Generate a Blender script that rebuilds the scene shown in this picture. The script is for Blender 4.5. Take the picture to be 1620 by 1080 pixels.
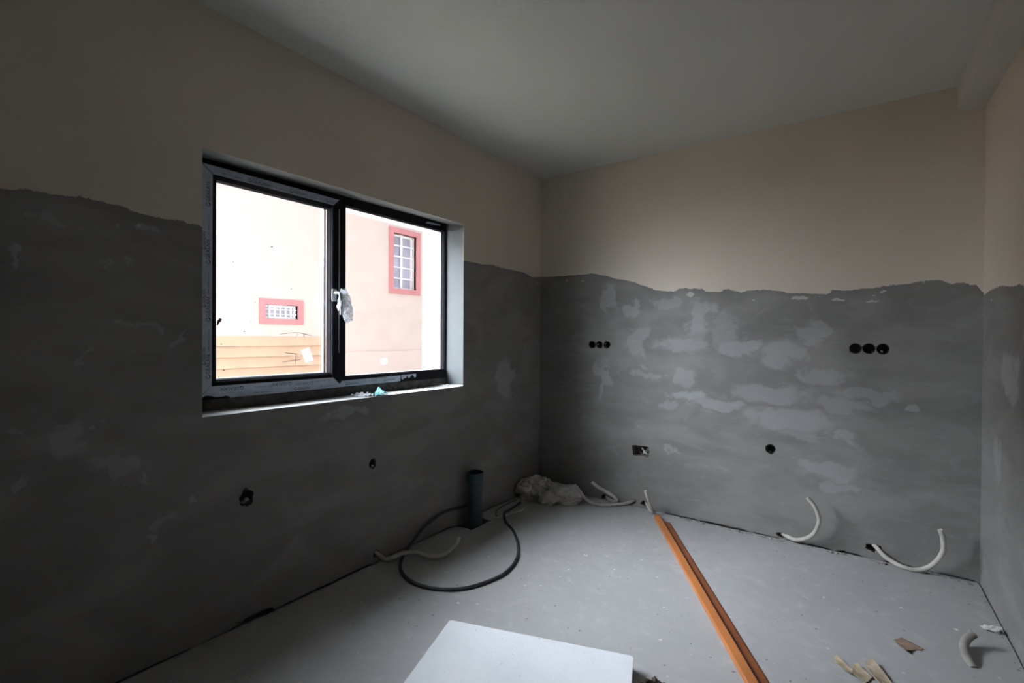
import bpy, bmesh, math, random
from mathutils import Vector, Matrix, noise
random.seed(7)
for o in list(bpy.data.objects): bpy.data.objects.remove(o)
SC = bpy.context.scene
COL = SC.collection
H = 2.6
W = 2.703
# ------------------------------------------------------------ camera
cam_d = bpy.data.cameras.new('camera'); cam_d.sensor_width = 36; cam_d.lens = 16.658
cam_d.clip_start = 0.02; cam_d.clip_end = 200
cam = bpy.data.objects.new('camera', cam_d); COL.objects.link(cam)
Rv = Vector((0.81286595, 0.5824221, 0.00578303)); Uv = Vector((-0.00961595, 0.00349188, 0.99994767))
Fv = Vector((-0.58237143, 0.81287902, -0.00843897))
m = Matrix((Rv, Uv, -Fv)).transposed().to_4x4(); m.translation = Vector((2.14936, -3.41443, 1.25812))
cam.matrix_world = m
SC.camera = cam
# ------------------------------------------------------------ world, light, exposure
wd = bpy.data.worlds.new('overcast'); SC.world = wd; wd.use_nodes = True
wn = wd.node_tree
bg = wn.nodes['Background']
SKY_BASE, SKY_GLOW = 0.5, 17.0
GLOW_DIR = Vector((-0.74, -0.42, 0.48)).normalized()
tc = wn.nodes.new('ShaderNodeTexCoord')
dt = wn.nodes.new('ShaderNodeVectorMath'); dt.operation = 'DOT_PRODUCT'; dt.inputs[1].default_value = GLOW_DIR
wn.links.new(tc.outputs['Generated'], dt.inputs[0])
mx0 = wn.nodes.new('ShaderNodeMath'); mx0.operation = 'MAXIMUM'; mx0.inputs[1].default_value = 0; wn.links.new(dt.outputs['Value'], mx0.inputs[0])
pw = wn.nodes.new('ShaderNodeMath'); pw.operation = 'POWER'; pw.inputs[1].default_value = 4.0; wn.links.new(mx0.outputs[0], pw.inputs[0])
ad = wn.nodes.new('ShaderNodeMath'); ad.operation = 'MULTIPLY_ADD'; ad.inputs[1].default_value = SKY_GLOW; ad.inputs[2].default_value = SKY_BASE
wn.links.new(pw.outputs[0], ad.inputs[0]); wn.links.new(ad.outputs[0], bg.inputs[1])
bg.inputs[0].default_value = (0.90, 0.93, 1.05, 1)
vs = SC.view_settings; vs.view_transform = 'Standard'; vs.look = 'None'; vs.gamma = 1.0; vs.use_curve_mapping = False
vs.exposure = 1.75
# ------------------------------------------------------------ material helpers
def mat(name):
    M = bpy.data.materials.new(name); M.use_nodes = True
    return M, M.node_tree, M.node_tree.nodes['Principled BSDF']
class NT:
    def __init__(s, nt): s.nt = nt
    def n(s, t, **k):
        x = s.nt.nodes.new(t)
        for a, b in k.items(): setattr(x, a, b)
        return x
    def link(s, a, b): s.nt.links.new(a, b)
    def val(s, sock, v):
        if hasattr(v, 'links') or hasattr(v, 'is_output'): s.link(v, sock)
        else: sock.default_value = v
    def math(s, op, a, b=0.0, c=None, clamp=False):
        x = s.n('ShaderNodeMath', operation=op, use_clamp=clamp); s.val(x.inputs[0], a); s.val(x.inputs[1], b)
        if c is not None: s.val(x.inputs[2], c)
        return x.outputs[0]
    def noise(s, vec, scale, detail=3, rough=.5, dist=0.0):
        x = s.n('ShaderNodeTexNoise'); s.link(vec, x.inputs['Vector']); x.inputs['Scale'].default_value = scale
        x.inputs['Detail'].default_value = detail; x.inputs['Roughness'].default_value = rough; x.inputs['Distortion'].default_value = dist
        return x.outputs[0]
    def noisecol(s, vec, scale, detail=3):
        x = s.n('ShaderNodeTexNoise'); s.link(vec, x.inputs['Vector']); x.inputs['Scale'].default_value = scale
        x.inputs['Detail'].default_value = detail
        return x.outputs[1]
    def ramp(s, v, a, b, lo=0.0, hi=1.0):
        x = s.n('ShaderNodeMapRange', interpolation_type='SMOOTHSTEP'); s.link(v, x.inputs[0])
        for i, q in enumerate((a, b, lo, hi)): x.inputs[i+1].default_value = q
        return x.outputs[0]
    def mix(s, f, a, b):
        x = s.n('ShaderNodeMix', data_type='RGBA'); s.val(x.inputs[0], f)
        for sk, v in ((x.inputs[6], a), (x.inputs[7], b)):
            if isinstance(v, tuple): sk.default_value = v if len(v) == 4 else v + (1,)
            else: s.link(v, sk)
        return x.outputs[2]
    def vmath(s, op, a, b):
        x = s.n('ShaderNodeVectorMath', operation=op)
        for i, v in enumerate((a, b)):
            if isinstance(v, tuple): x.inputs[i].default_value = v
            else: s.link(v, x.inputs[i])
        return x.outputs[0] if op != 'LENGTH' else x.outputs[1]
    def bump(s, h, dist, strength=1.0):
        x = s.n('ShaderNodeBump'); x.inputs['Distance'].default_value = dist; x.inputs['Strength'].default_value = strength
        s.link(h, x.inputs['Height']); return x.outputs[0]
    def objco(s): return s.n('ShaderNodeTexCoord').outputs['Object']

def simple(name, col, rough=.6, metal=0.0, var=0.15, scale=20, bump=0.0, bscale=60):
    M, nt, b = mat(name); t = NT(nt); co = t.objco()
    nz = t.noise(co, scale, 4)
    c2 = tuple(c*(1-var) for c in col); c1 = tuple(min(1, c*(1+var)) for c in col)
    t.link(t.mix(t.ramp(nz, .3, .7), c2, c1), b.inputs['Base Color'])
    b.inputs['Roughness'].default_value = rough; b.inputs['Metallic'].default_value = metal
    if bump: t.link(t.bump(t.noise(co, bscale, 4), bump), b.inputs['Normal'])
    return M

UP = (0.68, 0.605, 0.505); LOW = (0.258, 0.250, 0.238); PATCH = (0.43, 0.43, 0.445)
def wall_mat(name, axis, prof, patches, streaks=0.5, reveal=False, flecks=()):
    M, nt, b = mat(name); t = NT(nt); co = t.objco()
    s = t.n('ShaderNodeSeparateXYZ'); t.link(co, s.inputs[0])
    u = s.outputs[axis]; z = s.outputs[2]
    u0, u1 = prof[0][0], prof[-1][0]
    un = t.ramp(u, u0, u1); un.node.interpolation_type = 'LINEAR'
    fc = t.n('ShaderNodeFloatCurve'); cv = fc.mapping.curves[0]
    pts = [((a-u0)/(u1-u0), (h-1.4)/.5) for a, h in prof]
    cv.points[0].location = pts[0]; cv.points[1].location = pts[-1]
    for q in pts[1:-1]: cv.points.new(*q)
    for q in cv.points: q.handle_type = 'VECTOR'
    fc.mapping.update(); t.link(un, fc.inputs[1])
    h = t.math('MULTIPLY_ADD', fc.outputs[0], .5, 1.4)
    n1 = t.math('MULTIPLY_ADD', t.noise(co, 28, 4, .65), .030, -.015)
    n2 = t.math('MULTIPLY_ADD', t.noise(co, 110, 2, .6), .010, -.005)
    d = t.math('SUBTRACT', t.math('ADD', t.math('ADD', h, n1), n2), z)
    mask = t.ramp(d, -.002, .002)
    # skim coat clouds
    st = t.n('ShaderNodeMapping'); t.link(co, st.inputs[0]); st.inputs['Scale'].default_value = (1, 1, 2.2)
    cl = t.noise(st.outputs[0], 2.2, 5, .55, .6); cl2 = t.noise(st.outputs[0], 6.5, 4, .6, .9)
    low = t.mix(t.ramp(cl, .35, .70), tuple(c*.86 for c in LOW), tuple(c*1.13 for c in LOW))
    low = t.mix(t.math('MULTIPLY', t.ramp(cl2, .55, .72), streaks*.22), low, PATCH)
    # dried filler patches, each with an outline of its own
    dn = t.noisecol(co, 7, 4)
    dv = t.vmath('MULTIPLY', t.vmath('SUBTRACT', dn, (.5, .5, .5)), (.42, .42, .16))
    dn2 = t.noisecol(co, 38, 3)
    dv = t.vmath('ADD', dv, t.vmath('MULTIPLY', t.vmath('SUBTRACT', dn2, (.5, .5, .5)), (.07, .07, .04)))
    wc = t.vmath('ADD', co, dv)
    acc = None
    for (a, zz, ra, rz) in patches:
        ctr = (a, 0, zz) if axis == 0 else (0, a, zz)
        inv = (1/ra, 0, 1/rz) if axis == 0 else (0, 1/ra, 1/rz)
        L = t.vmath('LENGTH', t.vmath('MULTIPLY', t.vmath('SUBTRACT', wc, ctr), inv), (0, 0, 0))
        r = t.ramp(L, .70, 1.25, random.uniform(.55, 1.0), 0.0)
        acc = r if acc is None else t.math('MAXIMUM', acc, r)
    low = t.mix(t.math('MULTIPLY', acc, .62), low, PATCH)
    # darker rim just under the edge of the coat
    rim = t.ramp(d, .0, .05, .35, 0.0)
    low = t.mix(rim, low, tuple(c*.75 for c in LOW))
    up = t.mix(t.ramp(t.noise(co, 1.6, 3), .3, .7), tuple(c*.96 for c in UP), tuple(c*1.03 for c in UP))
    # small white flecks left along the edge of the coat
    fl = t.math('MULTIPLY', t.ramp(t.noise(co, 22, 2), .70, .73), t.ramp(d, .10, .05))
    low = t.mix(t.math('MULTIPLY', fl, .8), low, (.62, .6, .56))
    fin = t.mix(mask, up, low)
    if reveal:        # window reveal plaster: colour darkened to offset strong light, pale only on the sill
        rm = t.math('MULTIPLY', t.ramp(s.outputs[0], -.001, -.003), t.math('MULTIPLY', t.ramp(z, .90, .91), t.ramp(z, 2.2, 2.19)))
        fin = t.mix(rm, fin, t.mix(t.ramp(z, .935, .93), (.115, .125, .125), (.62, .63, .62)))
    for (a, zz, ra, rz) in flecks:      # chips where the white coat shows through
        ctr = (a, 0, zz); inv = (1/ra, 0, 1/rz)
        L = t.vmath('LENGTH', t.vmath('MULTIPLY', t.vmath('SUBTRACT', t.vmath('ADD', co, t.vmath('MULTIPLY', t.vmath('SUBTRACT', dn2, (.5, .5, .5)), (.03, .03, .03))), ctr), inv), (0, 0, 0))
        fin = t.mix(t.ramp(L, 1.1, .8), fin, (.52, .50, .46))
    t.link(fin, b.inputs['Base Color'])
    b.inputs['Roughness'].default_value = .85
    hh = t.math('ADD', t.math('MULTIPLY', mask, .8), t.math('ADD', t.math('MULTIPLY', t.noise(co, 90, 4), .25), t.math('MULTIPLY', t.noise(co, 9, 3), .5)))
    t.link(t.bump(hh, .003, .8), b.inputs['Normal'])
    return M

PROF_L = [(-8.3, 1.72), (-3.6, 1.70), (-3.143, 1.711), (-3.059, 1.722), (-3.006, 1.722), (-2.967, 1.733), (-2.917, 1.725), (-2.852, 1.727), (-2.8, 1.711), (-2.742, 1.704), (-2.68, 1.712), (-2.581, 1.702), (-2.3, 1.70), (-1.3, 1.77), (-0.988, 1.779), (-0.909, 1.781), (-0.806, 1.777), (-0.66, 1.791), (-0.503, 1.782), (-0.245, 1.782), (-0.152, 1.757), (-0.026, 1.77), (0.05, 1.77)]
PROF_B = [(-0.05, 1.774), (-0.016, 1.774), (0.175, 1.766), (0.491, 1.764), (0.593, 1.742), (0.697, 1.705), (0.808, 1.684), (0.896, 1.645), (0.986, 1.608), (1.113, 1.59), (1.166, 1.612), (1.315, 1.599), (1.336, 1.581), (1.433, 1.571), (1.453, 1.591), (1.52, 1.575), (1.558, 1.561), (1.588, 1.572), (1.695, 1.574), (1.731, 1.568), (1.842, 1.546), (2.036, 1.527), (2.048, 1.551), (2.134, 1.547), (2.281, 1.557), (2.329, 1.565), (2.402, 1.567), (2.429, 1.576), (2.513, 1.583), (2.543, 1.576), (2.576, 1.557), (2.637, 1.563), (2.655, 1.542), (2.678, 1.544), (2.698, 1.507), (2.75, 1.50)]
PROF_R = [(-8.3, 1.49), (-3, 1.50), (-0.705, 1.472), (-0.616, 1.496), (-0.598, 1.482), (-0.45, 1.495), (-0.363, 1.509), (-0.159, 1.503), (-0.025, 1.492), (0.05, 1.49)]
PATCH_B = [(1.16, 1.21, 0.158, 0.054), (1.29, 1.41, 0.085, 0.109), (1.47, 1.32, 0.088, 0.127), (1.53, 1.2, 0.118, 0.051), (0.88, 1.23, 0.058, 0.117), (0.86, 1.05, 0.029, 0.018), (0.91, 0.99, 0.137, 0.023), (1.19, 0.99, 0.08, 0.053), (1.23, 0.86, 0.132, 0.04), (1.14, 0.77, 0.09, 0.036), (1.1, 0.47, 0.055, 0.036), (1.42, 0.81, 0.165, 0.035), (1.7, 0.9, 0.226, 0.057), (1.84, 0.75, 0.214, 0.071), (1.91, 0.66, 0.102, 0.031), (2.1, 0.87, 0.159, 0.038), (2.25, 0.94, 0.18, 0.036), (1.77, 1.16, 0.108, 0.1), (1.97, 1.28, 0.082, 0.077), (2.0, 1.03, 0.097, 0.046), (2.12, 0.69, 0.062, 0.037), (2.04, 0.47, 0.18, 0.057), (2.11, 0.38, 0.094, 0.03), (2.43, 0.88, 0.054, 0.021), (0.56, 0.93, 0.054, 0.149), (1.09, 1.51, 0.091, 0.046), (0.81, 1.47, 0.05, 0.071), (0.6, 1.57, 0.053, 0.098)]
PATCH_L = [(-2.97, 0.92, 0.05, 0.064), (-2.87, 0.79, 0.05, 0.036), (-2.81, 0.72, 0.019, 0.019), (-2.71, 0.56, 0.016, 0.034), (-2.73, 0.49, 0.018, 0.019), (-3.07, 0.78, 0.036, 0.016), (-3.08, 0.96, 0.031, 0.012), (-2.87, 0.94, 0.012, 0.012), (-2.98, 1.16, 0.015, 0.032), (-2.76, 1.66, 0.035, 0.015), (-2.8, 1.29, 0.037, 0.012), (-2.87, 1.52, 0.012, 0.018), (-2.67, 1.25, 0.021, 0.019), (-3.06, 1.49, 0.014, 0.041), (-2.96, 1.21, 0.024, 0.017), (-3.02, 1.65, 0.022, 0.017), (-1.91, 0.85, 0.145, 0.024), (-0.49, 0.94, 0.111, 0.145), (-2.65, 0.62, 0.017, 0.02)]
PATCH_R = [(-.5, 1.1, .12, .1), (-.8, 1.3, .1, .05), (-.35, .7, .06, .12)]
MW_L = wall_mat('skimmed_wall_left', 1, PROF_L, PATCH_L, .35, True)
MW_B = wall_mat('skimmed_wall_back', 0, PROF_B, PATCH_B, 1.0, flecks=[(1.231, 1.564, 0.024, 0.018), (1.886, 1.513, 0.049, 0.011), (2.08, 1.493, 0.036, 0.007), (2.244, 1.476, 0.032, 0.005), (0.253, 1.73, 0.013, 0.006), (0.397, 1.71, 0.013, 0.006), (1.63, 1.512, 0.009, 0.007)])
MW_R = wall_mat('skimmed_wall_right', 1, PROF_R, PATCH_R, .5)
M_CEIL = simple('white_painted_ceiling', (.62, .62, .575), .9, var=.02, scale=2, bump=.002, bscale=40)
M_BEAM = simple('primed_beam', (.58, .56, .50), .9, var=.04, scale=2, bump=.003, bscale=30)
M_REVEAL = simple('white_exterior_plaster', (.80, .80, .78), .9, var=.03, scale=8)
def floor_mat():
    M, nt, b = mat('concrete_screed'); t = NT(nt); co = t.objco()
    c = t.mix(t.ramp(t.noise(co, 1.7, 5, .6), .3, .72), (.375, .375, .37), (.42, .42, .415))
    c = t.mix(t.ramp(t.noise(co, 11, 5, .65, .5), .5, .85), c, (.50, .50, .495))
    c = t.mix(t.math('MULTIPLY', t.ramp(t.noise(co, 190, 3, .7), .55, .8), .35), c, (.22, .22, .21))
    pits = t.n('ShaderNodeTexVoronoi'); t.link(t.vmath('ADD', co, t.vmath('MULTIPLY', t.noisecol(co, 40, 2), (.02, .02, .02))), pits.inputs['Vector']); pits.inputs['Scale'].default_value = 22
    sel = t.n('ShaderNodeSeparateColor'); t.link(pits.outputs['Color'], sel.inputs[0])
    pm = t.math('MULTIPLY', t.ramp(pits.outputs['Distance'], .13, .07), t.ramp(sel.outputs[0], .72, .74))
    c = t.mix(t.math('MULTIPLY', pm, .7), c, (.13, .13, .12))
    wm = t.math('MULTIPLY', t.ramp(pits.outputs['Distance'], .18, .10), t.ramp(sel.outputs[1], .90, .92))
    c = t.mix(t.math('MULTIPLY', wm, .45), c, (.75, .75, .74))
    t.link(c, b.inputs['Base Color']); b.inputs['Roughness'].default_value = .8
    hh = t.math('SUBTRACT', t.math('ADD', t.math('MULTIPLY', t.noise(co, 130, 4), .35), t.noise(co, 14, 4)), t.math('MULTIPLY', pm, .6))
    t.link(t.bump(hh, .004, .8), b.inputs['Normal'])
    return M
M_FLOOR = floor_mat()
M_BLACK = simple('anthracite_foil', (.018, .018, .021), .42, var=.15, scale=8)
M_BLACK.node_tree.nodes['Principled BSDF'].inputs['Specular IOR Level'].default_value = .03
M_BLACK.node_tree.nodes['Principled BSDF'].inputs['Roughness'].default_value = .7
M_FILM = simple('protective_film', (.46, .51, .60), .38, var=.12, scale=15, bump=.0015, bscale=35)
M_INK = simple('film_ink', (.03, .035, .06), .6)
M_GASKET = simple('rubber_gasket', (.10, .10, .105), .5, var=.3, scale=60)
M_SPACER = simple('aluminium_spacer', (.80, .82, .86), .35, .3, var=.03)
M_GRIME = simple('grimy_sill_profile', (.06, .055, .05), .8, var=.5, scale=30, bump=.004, bscale=80)
def glass_mat():
    M, nt, b = mat('clear_pane'); t = NT(nt); nt.nodes.remove(b)
    out = nt.nodes['Material Output']
    tr = t.n('ShaderNodeBsdfTransparent'); tr.inputs[0].default_value = (.97, .98, .975, 1)
    gl = t.n('ShaderNodeBsdfGlossy'); gl.inputs['Roughness'].default_value = .02
    fr = t.n('ShaderNodeLayerWeight'); fr.inputs[0].default_value = .5
    fac = t.math('MULTIPLY_ADD', t.math('POWER', fr.outputs['Facing'], 5.0), .6, .025)
    mx = t.n('ShaderNodeMixShader'); t.link(fac, mx.inputs[0]); t.link(tr.outputs[0], mx.inputs[1]); t.link(gl.outputs[0], mx.inputs[2])
    t.link(mx.outputs[0], out.inputs[0]); return M
M_GLASS = glass_mat()
def film_wrap_mat(name, col, fac):
    M, nt, b = mat(name); t = NT(nt); out = nt.nodes['Material Output']; co = t.objco()
    b.inputs['Base Color'].default_value = col + (1,); b.inputs['Roughness'].default_value = .18
    t.link(t.bump(t.noise(co, 60, 4, .6, 1.0), .01), b.inputs['Normal'])
    tr = t.n('ShaderNodeBsdfTransparent'); mx = t.n('ShaderNodeMixShader')
    f = t.ramp(t.noise(co, 45, 3, .6, 1.5), .35, .65, fac*.5, min(1, fac*1.5)); t.link(f, mx.inputs[0])
    t.link(tr.outputs[0], mx.inputs[1]); t.link(b.outputs[0], mx.inputs[2]); t.link(mx.outputs[0], out.inputs[0]); return M
M_WRAP = film_wrap_mat('cloudy_plastic_wrap', (.62, .66, .70), .62)
def make_wrap_bright(M):
    nt = M.node_tree; t = NT(nt); b = nt.nodes['Principled BSDF']
    tl = t.n('ShaderNodeBsdfTranslucent'); tl.inputs[0].default_value = (.75, .78, .82, 1)
    mixes = [x for x in nt.nodes if x.type == 'MIX_SHADER'][0]
    m2 = t.n('ShaderNodeMixShader'); m2.inputs[0].default_value = .45
    t.link(b.outputs[0], m2.inputs[1]); t.link(tl.outputs[0], m2.inputs[2]); t.link(m2.outputs[0], mixes.inputs[2])
make_wrap_bright(M_WRAP)
M_HANDLE = simple('metal_handle', (.45, .46, .47), .3, .8, var=.05)
M_LINE = simple('marker_line', (.38, .36, .38), .7)
M_STICK = simple('pale_blue_sticker', (.62, .72, .86), .5, var=.1)
def make_translucent(M, col, f):
    t = NT(M.node_tree); b = M.node_tree.nodes['Principled BSDF']; out = M.node_tree.nodes['Material Output']
    tl = t.n('ShaderNodeBsdfTranslucent'); tl.inputs[0].default_value = col + (1,)
    mx = t.n('ShaderNodeMixShader'); mx.inputs[0].default_value = f
    t.link(b.outputs[0], mx.inputs[1]); t.link(tl.outputs[0], mx.inputs[2]); t.link(mx.outputs[0], out.inputs[0])
make_translucent(M_STICK, (.46, .53, .62), .8)
M_SMEAR = simple('brown_smear', (.10, .07, .05), .8, var=.3)
M_CONDUIT = simple('cream_conduit', (.54, .52, .46), .55, var=.14, scale=14)
M_DUSTY = simple('dusty_cream_conduit', (.30, .285, .255), .8, var=.2, scale=14)
M_CABLE = simple('dusty_black_cable', (.045, .048, .055), .6, var=.4, scale=25)
M_THIN = simple('thin_dark_wire', (.04, .035, .03), .6)
M_PIPE = simple('blue_grey_pvc', (.05, .078, .10), .5, var=.15, scale=6)
M_SACK = simple('dusty_paper_sack', (.52, .50, .46), .85, var=.25, scale=14, bump=.014, bscale=22)
M_CUP = simple('black_box_plastic', (.012, .013, .015), .5, var=.3, scale=60)
M_LUMP = simple('grey_mortar', (.33, .32, .30), .9, var=.3, scale=60, bump=.004, bscale=120)
M_LUMPW = simple('white_plaster_scrap', (.72, .71, .68), .9, var=.1, scale=60, bump=.003)
M_ORANGE = simple('orange_varnished_wood', (.47, .165, .046), .35, var=.12, scale=5)
M_ORANGE2 = simple('orange_brown_wood', (.27, .08, .026), .5, var=.15, scale=6)
M_EPS = None
def eps_mat():
    M, nt, b = mat('white_foam_board'); t = NT(nt); co = t.objco()
    c = t.mix(t.ramp(t.noise(co, 5, 4), .35, .75), (.80, .82, .84), (.74, .765, .79))
    c = t.mix(t.math('MULTIPLY', t.ramp(t.noise(co, 26, 3), .70, .76), .5), c, (.5, .47, .44))
    c = t.mix(t.math('MULTIPLY', t.ramp(t.noise(co, 90, 2), .74, .77), .7), c, (.25, .22, .2))
    t.link(c, b.inputs['Base Color']); b.inputs['Roughness'].default_value = .7
    t.link(t.bump(t.math('ADD', t.noise(co, 150, 3), t.noise(co, 12, 3)), .002), b.inputs['Normal']); return M
M_EPS = eps_mat()
M_CARD = simple('tan_cardboard', (.40, .32, .22), .85, var=.2, scale=30, bump=.002)
M_CARD2 = simple('brown_cardboard', (.26, .18, .13), .85, var=.25, scale=30, bump=.002)
M_PAPER = simple('white_paper', (.70, .73, .76), .7, var=.06, scale=20)
M_TEAL = simple('teal_paper', (.14, .40, .42), .6, var=.2, scale=30)
M_CLUMP = simple('dark_brown_clump', (.07, .045, .035), .9, var=.3)
M_PEACH = simple('peach_render', (.58, .465, .415), .9, var=.03, scale=3, bump=.004, bscale=30)
M_SIDING = simple('ochre_cladding', (.52, .345, .235), .8, var=.06, scale=4)
M_RED = simple('red_window_surround', (.50, .20, .205), .8, var=.04, scale=8)
M_FARGLASS = simple('lilac_grey_curtained_glass', (.42, .40, .47), .3, var=.15, scale=3)
M_BAR = simple('white_bars', (.82, .82, .84), .6, var=.02)
M_ROOF = simple('clay_roof', (.30, .13, .09), .8)
M_GROUND = simple('outdoor_gravel', (.40, .35, .28), .95, var=.2, scale=5)

# ------------------------------------------------------------ mesh helpers
def link(name, bm_or_me, material, parent=None, kind=None, label=None, smooth=False):
    if isinstance(bm_or_me, bmesh.types.BMesh):
        me = bpy.data.meshes.new(name); bmesh.ops.recalc_face_normals(bm_or_me, faces=bm_or_me.faces); bm_or_me.to_mesh(me); bm_or_me.free()
    else: me = bm_or_me; me.name = name
    if smooth:
        for p in me.polygons: p.use_smooth = True
    if material:
        me.materials.clear(); me.materials.append(material)
    o = bpy.data.objects.new(name, me); COL.objects.link(o)
    if parent: o.parent = parent
    if kind: o['kind'] = kind
    if label: o['label'] = label
    return o
def thing(name, label, cat, loc=(0, 0, 0), group=None):
    o = bpy.data.objects.new(name, None); o.empty_display_size = .05; COL.objects.link(o); o.location = loc
    o['label'] = label; o['category'] = cat
    if group: o['group'] = group
    return o
def tag(o, label, cat, group=None, kind=None):
    o['label'] = label; o['category'] = cat
    if group: o['group'] = group
    if kind: o['kind'] = kind
    return o
def box(bm, a, b):
    vs_ = [bm.verts.new((x, y, z)) for x in (a[0], b[0]) for y in (a[1], b[1]) for z in (a[2], b[2])]
    for f in ((0, 1, 3, 2), (4, 6, 7, 5), (0, 4, 5, 1), (2, 3, 7, 6), (0, 2, 6, 4), (1, 5, 7, 3)): bm.faces.new([vs_[i] for i in f])
def boxes(*l):
    bm = bmesh.new()
    for a, b in l: box(bm, a, b)
    return bm
def prism(bm, pts, off):            # polygon extruded by vector off
    off = Vector(off)
    v0 = [bm.verts.new(p) for p in pts]; v1 = [bm.verts.new(Vector(p)+off) for p in pts]
    n = len(pts); bm.faces.new(v0); bm.faces.new(v1[::-1])
    for i in range(n): bm.faces.new((v0[i], v0[(i+1) % n], v1[(i+1) % n], v1[i]))
def ragged(cx, cy, r, n=22, j=.12, sx=1.0, sy=1.0):
    o = []
    ph = random.random()*9
    for i in range(n):
        a = 2*math.pi*i/n
        k = r*(1+j*(noise.noise(Vector((math.cos(a)*1.7+ph, math.sin(a)*1.7, ph)))*1.6+random.uniform(-.4, .4)))
        o.append((cx+k*math.cos(a)*sx, cy+k*math.sin(a)*sy))
    return o
def boolean(base, cutters):
    objs = []
    for c in cutters:
        me = bpy.data.meshes.new('c'); bmesh.ops.recalc_face_normals(c, faces=c.faces); c.to_mesh(me); c.free()
        o = bpy.data.objects.new('c', me); COL.objects.link(o); objs.append(o)
        md = base.modifiers.new('b', 'BOOLEAN'); md.operation = 'DIFFERENCE'; md.solver = 'EXACT'; md.object = o
    dg = bpy.context.evaluated_depsgraph_get(); dg.update()
    me = bpy.data.meshes.new_from_object(base.evaluated_get(dg))
    base.modifiers.clear(); old = base.data; base.data = me; me.name = base.name
    for o in objs: bpy.data.objects.remove(o)
    bpy.data.meshes.remove(old)
def catmull(pts, n=8):
    P = [Vector(p) for p in pts]; P = [P[0]*2-P[1]] + P + [P[-1]*2-P[-2]]
    out = []
    for i in range(1, len(P)-2):
        for k in range(n):
            t = k/n; a, b, c, d = P[i-1], P[i], P[i+1], P[i+2]
            out.append(.5*((2*b)+(-a+c)*t+(2*a-5*b+4*c-d)*t*t+(-a+3*b-3*c+d)*t**3))
    out.append(P[-2]); return out
def tube(pts, r, seg=12, ribs=0.0, hollow=True, step=.003):
    path = catmull(pts, 24)
    L = [0]
    for i in range(1, len(path)): L.append(L[-1]+(path[i]-path[i-1]).length)
    n = max(8, int(L[-1]/step)); Q = []; j = 0
    for k in range(n+1):
        s = L[-1]*k/n
        while j < len(L)-2 and L[j+1] < s: j += 1
        t = (s-L[j])/max(1e-9, L[j+1]-L[j]); Q.append(path[j].lerp(path[j+1], t))
    bm = bmesh.new(); rings = []
    T = (Q[1]-Q[0]).normalized(); N = T.orthogonal().normalized()
    def ring(c, T, N, rad):
        B = T.cross(N); return [bm.verts.new(c+(N*math.cos(2*math.pi*i/seg)+B*math.sin(2*math.pi*i/seg))*rad) for i in range(seg)]
    frames = []
    for k, q in enumerate(Q):
        T2 = (Q[min(k+1, n)]-Q[max(k-1, 0)]).normalized()
        N = (N-T2*N.dot(T2)).normalized(); frames.append((q, T2, N))
        rr = r*(1+(ribs if k % 2 else 0)); rings.append(ring(q, T2, N, rr))
    def bridge(a, b):
        for i in range(seg): bm.faces.new((a[i], a[(i+1) % seg], b[(i+1) % seg], b[i]))
    for a, b in zip(rings, rings[1:]): bridge(a, b)
    for end, sgn in ((0, 1), (-1, -1)):
        q, T2, N2 = frames[end]
        if hollow:
            a = ring(q, T2, N2, r*.75); c = ring(q+T2*sgn*min(.02, L[-1]*.2), T2, N2, r*.72)
            bridge(rings[end], a); bridge(a, c); bm.faces.new(c)
        else: bm.faces.new(rings[end])
    return bm

# ------------------------------------------------------------ room shell
# irregular holes broken into the walls
def wall_hole_b(pts, depth=.07): bm = bmesh.new(); prism(bm, [(x, -.01, z) for x, z in pts], (0, depth+.01, 0)); return bm
def wall_hole_l(pts, depth=.07): bm = bmesh.new(); prism(bm, [(.01, y, z) for y, z in pts], (-depth-.01, 0, 0)); return bm
back_cups = [(0.484, 1.205, .030), (0.545, 1.205, .030), (0.607, 1.2045, .030), (2.168, 1.206, .031), (2.231, 1.206, .031), (2.295, 1.2045, .031), (1.736, .557, .030)]
wb = link('wall_back', boxes(((-.2, 0, -.15), (W+.2, .25, H+.1))), MW_B, kind='structure')
cut = [wall_hole_b(ragged(x, z, r*1.0, 26, .07)) for x, z, r in back_cups]
rect = [(0.818, 0.455), (0.85, 0.459), (0.882, 0.459), (0.934, 0.462), (0.945, 0.448), (0.949, 0.425), (0.944, 0.399), (0.952, .388), (0.93, 0.380), (0.905, 0.389), (0.858, 0.379), (0.824, 0.384), (.821, .42)]
cut.append(wall_hole_b(rect, .09))
for x, z, r in ((.60, .02, .022), (.915, .038, .022), (1.80, .022, .018), (2.262, .062, .026), (.83, .036, .02)):
    cut.append(wall_hole_b(ragged(x, z, r, 18, .25, 1.3, .9), .08))
def foot_slot(a0, a1, h, seed):      # the plaster stops a little above the floor: ragged dark slot
    n = max(6, int((a1-a0)/.012)); top = []
    for i in range(n+1):
        q = i/n; a = a0+(a1-a0)*q
        z = h*(.55+.9*noise.noise(Vector((a*6, seed, 0)))+.5*noise.noise(Vector((a*45, seed, 1))))*min(1, 6*q, 6*(1-q))
        top.append((a, max(.0012, z)))
    return [(a0, -.02)] + top + [(a1, -.02)]
for a0, a1, h in ((1.07, 1.30, .007), (1.31, 1.62, .011), (1.64, 1.79, .006), (1.83, 2.06, .008), (2.09, 2.22, .011), (2.30, 2.52, .012), (2.54, 2.69, .010)):
    cut.append(wall_hole_b(foot_slot(a0, a1, h, 3.1), .04))
boolean(wb, cut)
wl = link('wall_left', boxes(((-.17, -8.0, -.15), (0, .0, H+.1))), MW_L, kind='structure')
c = bmesh.new()
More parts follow.
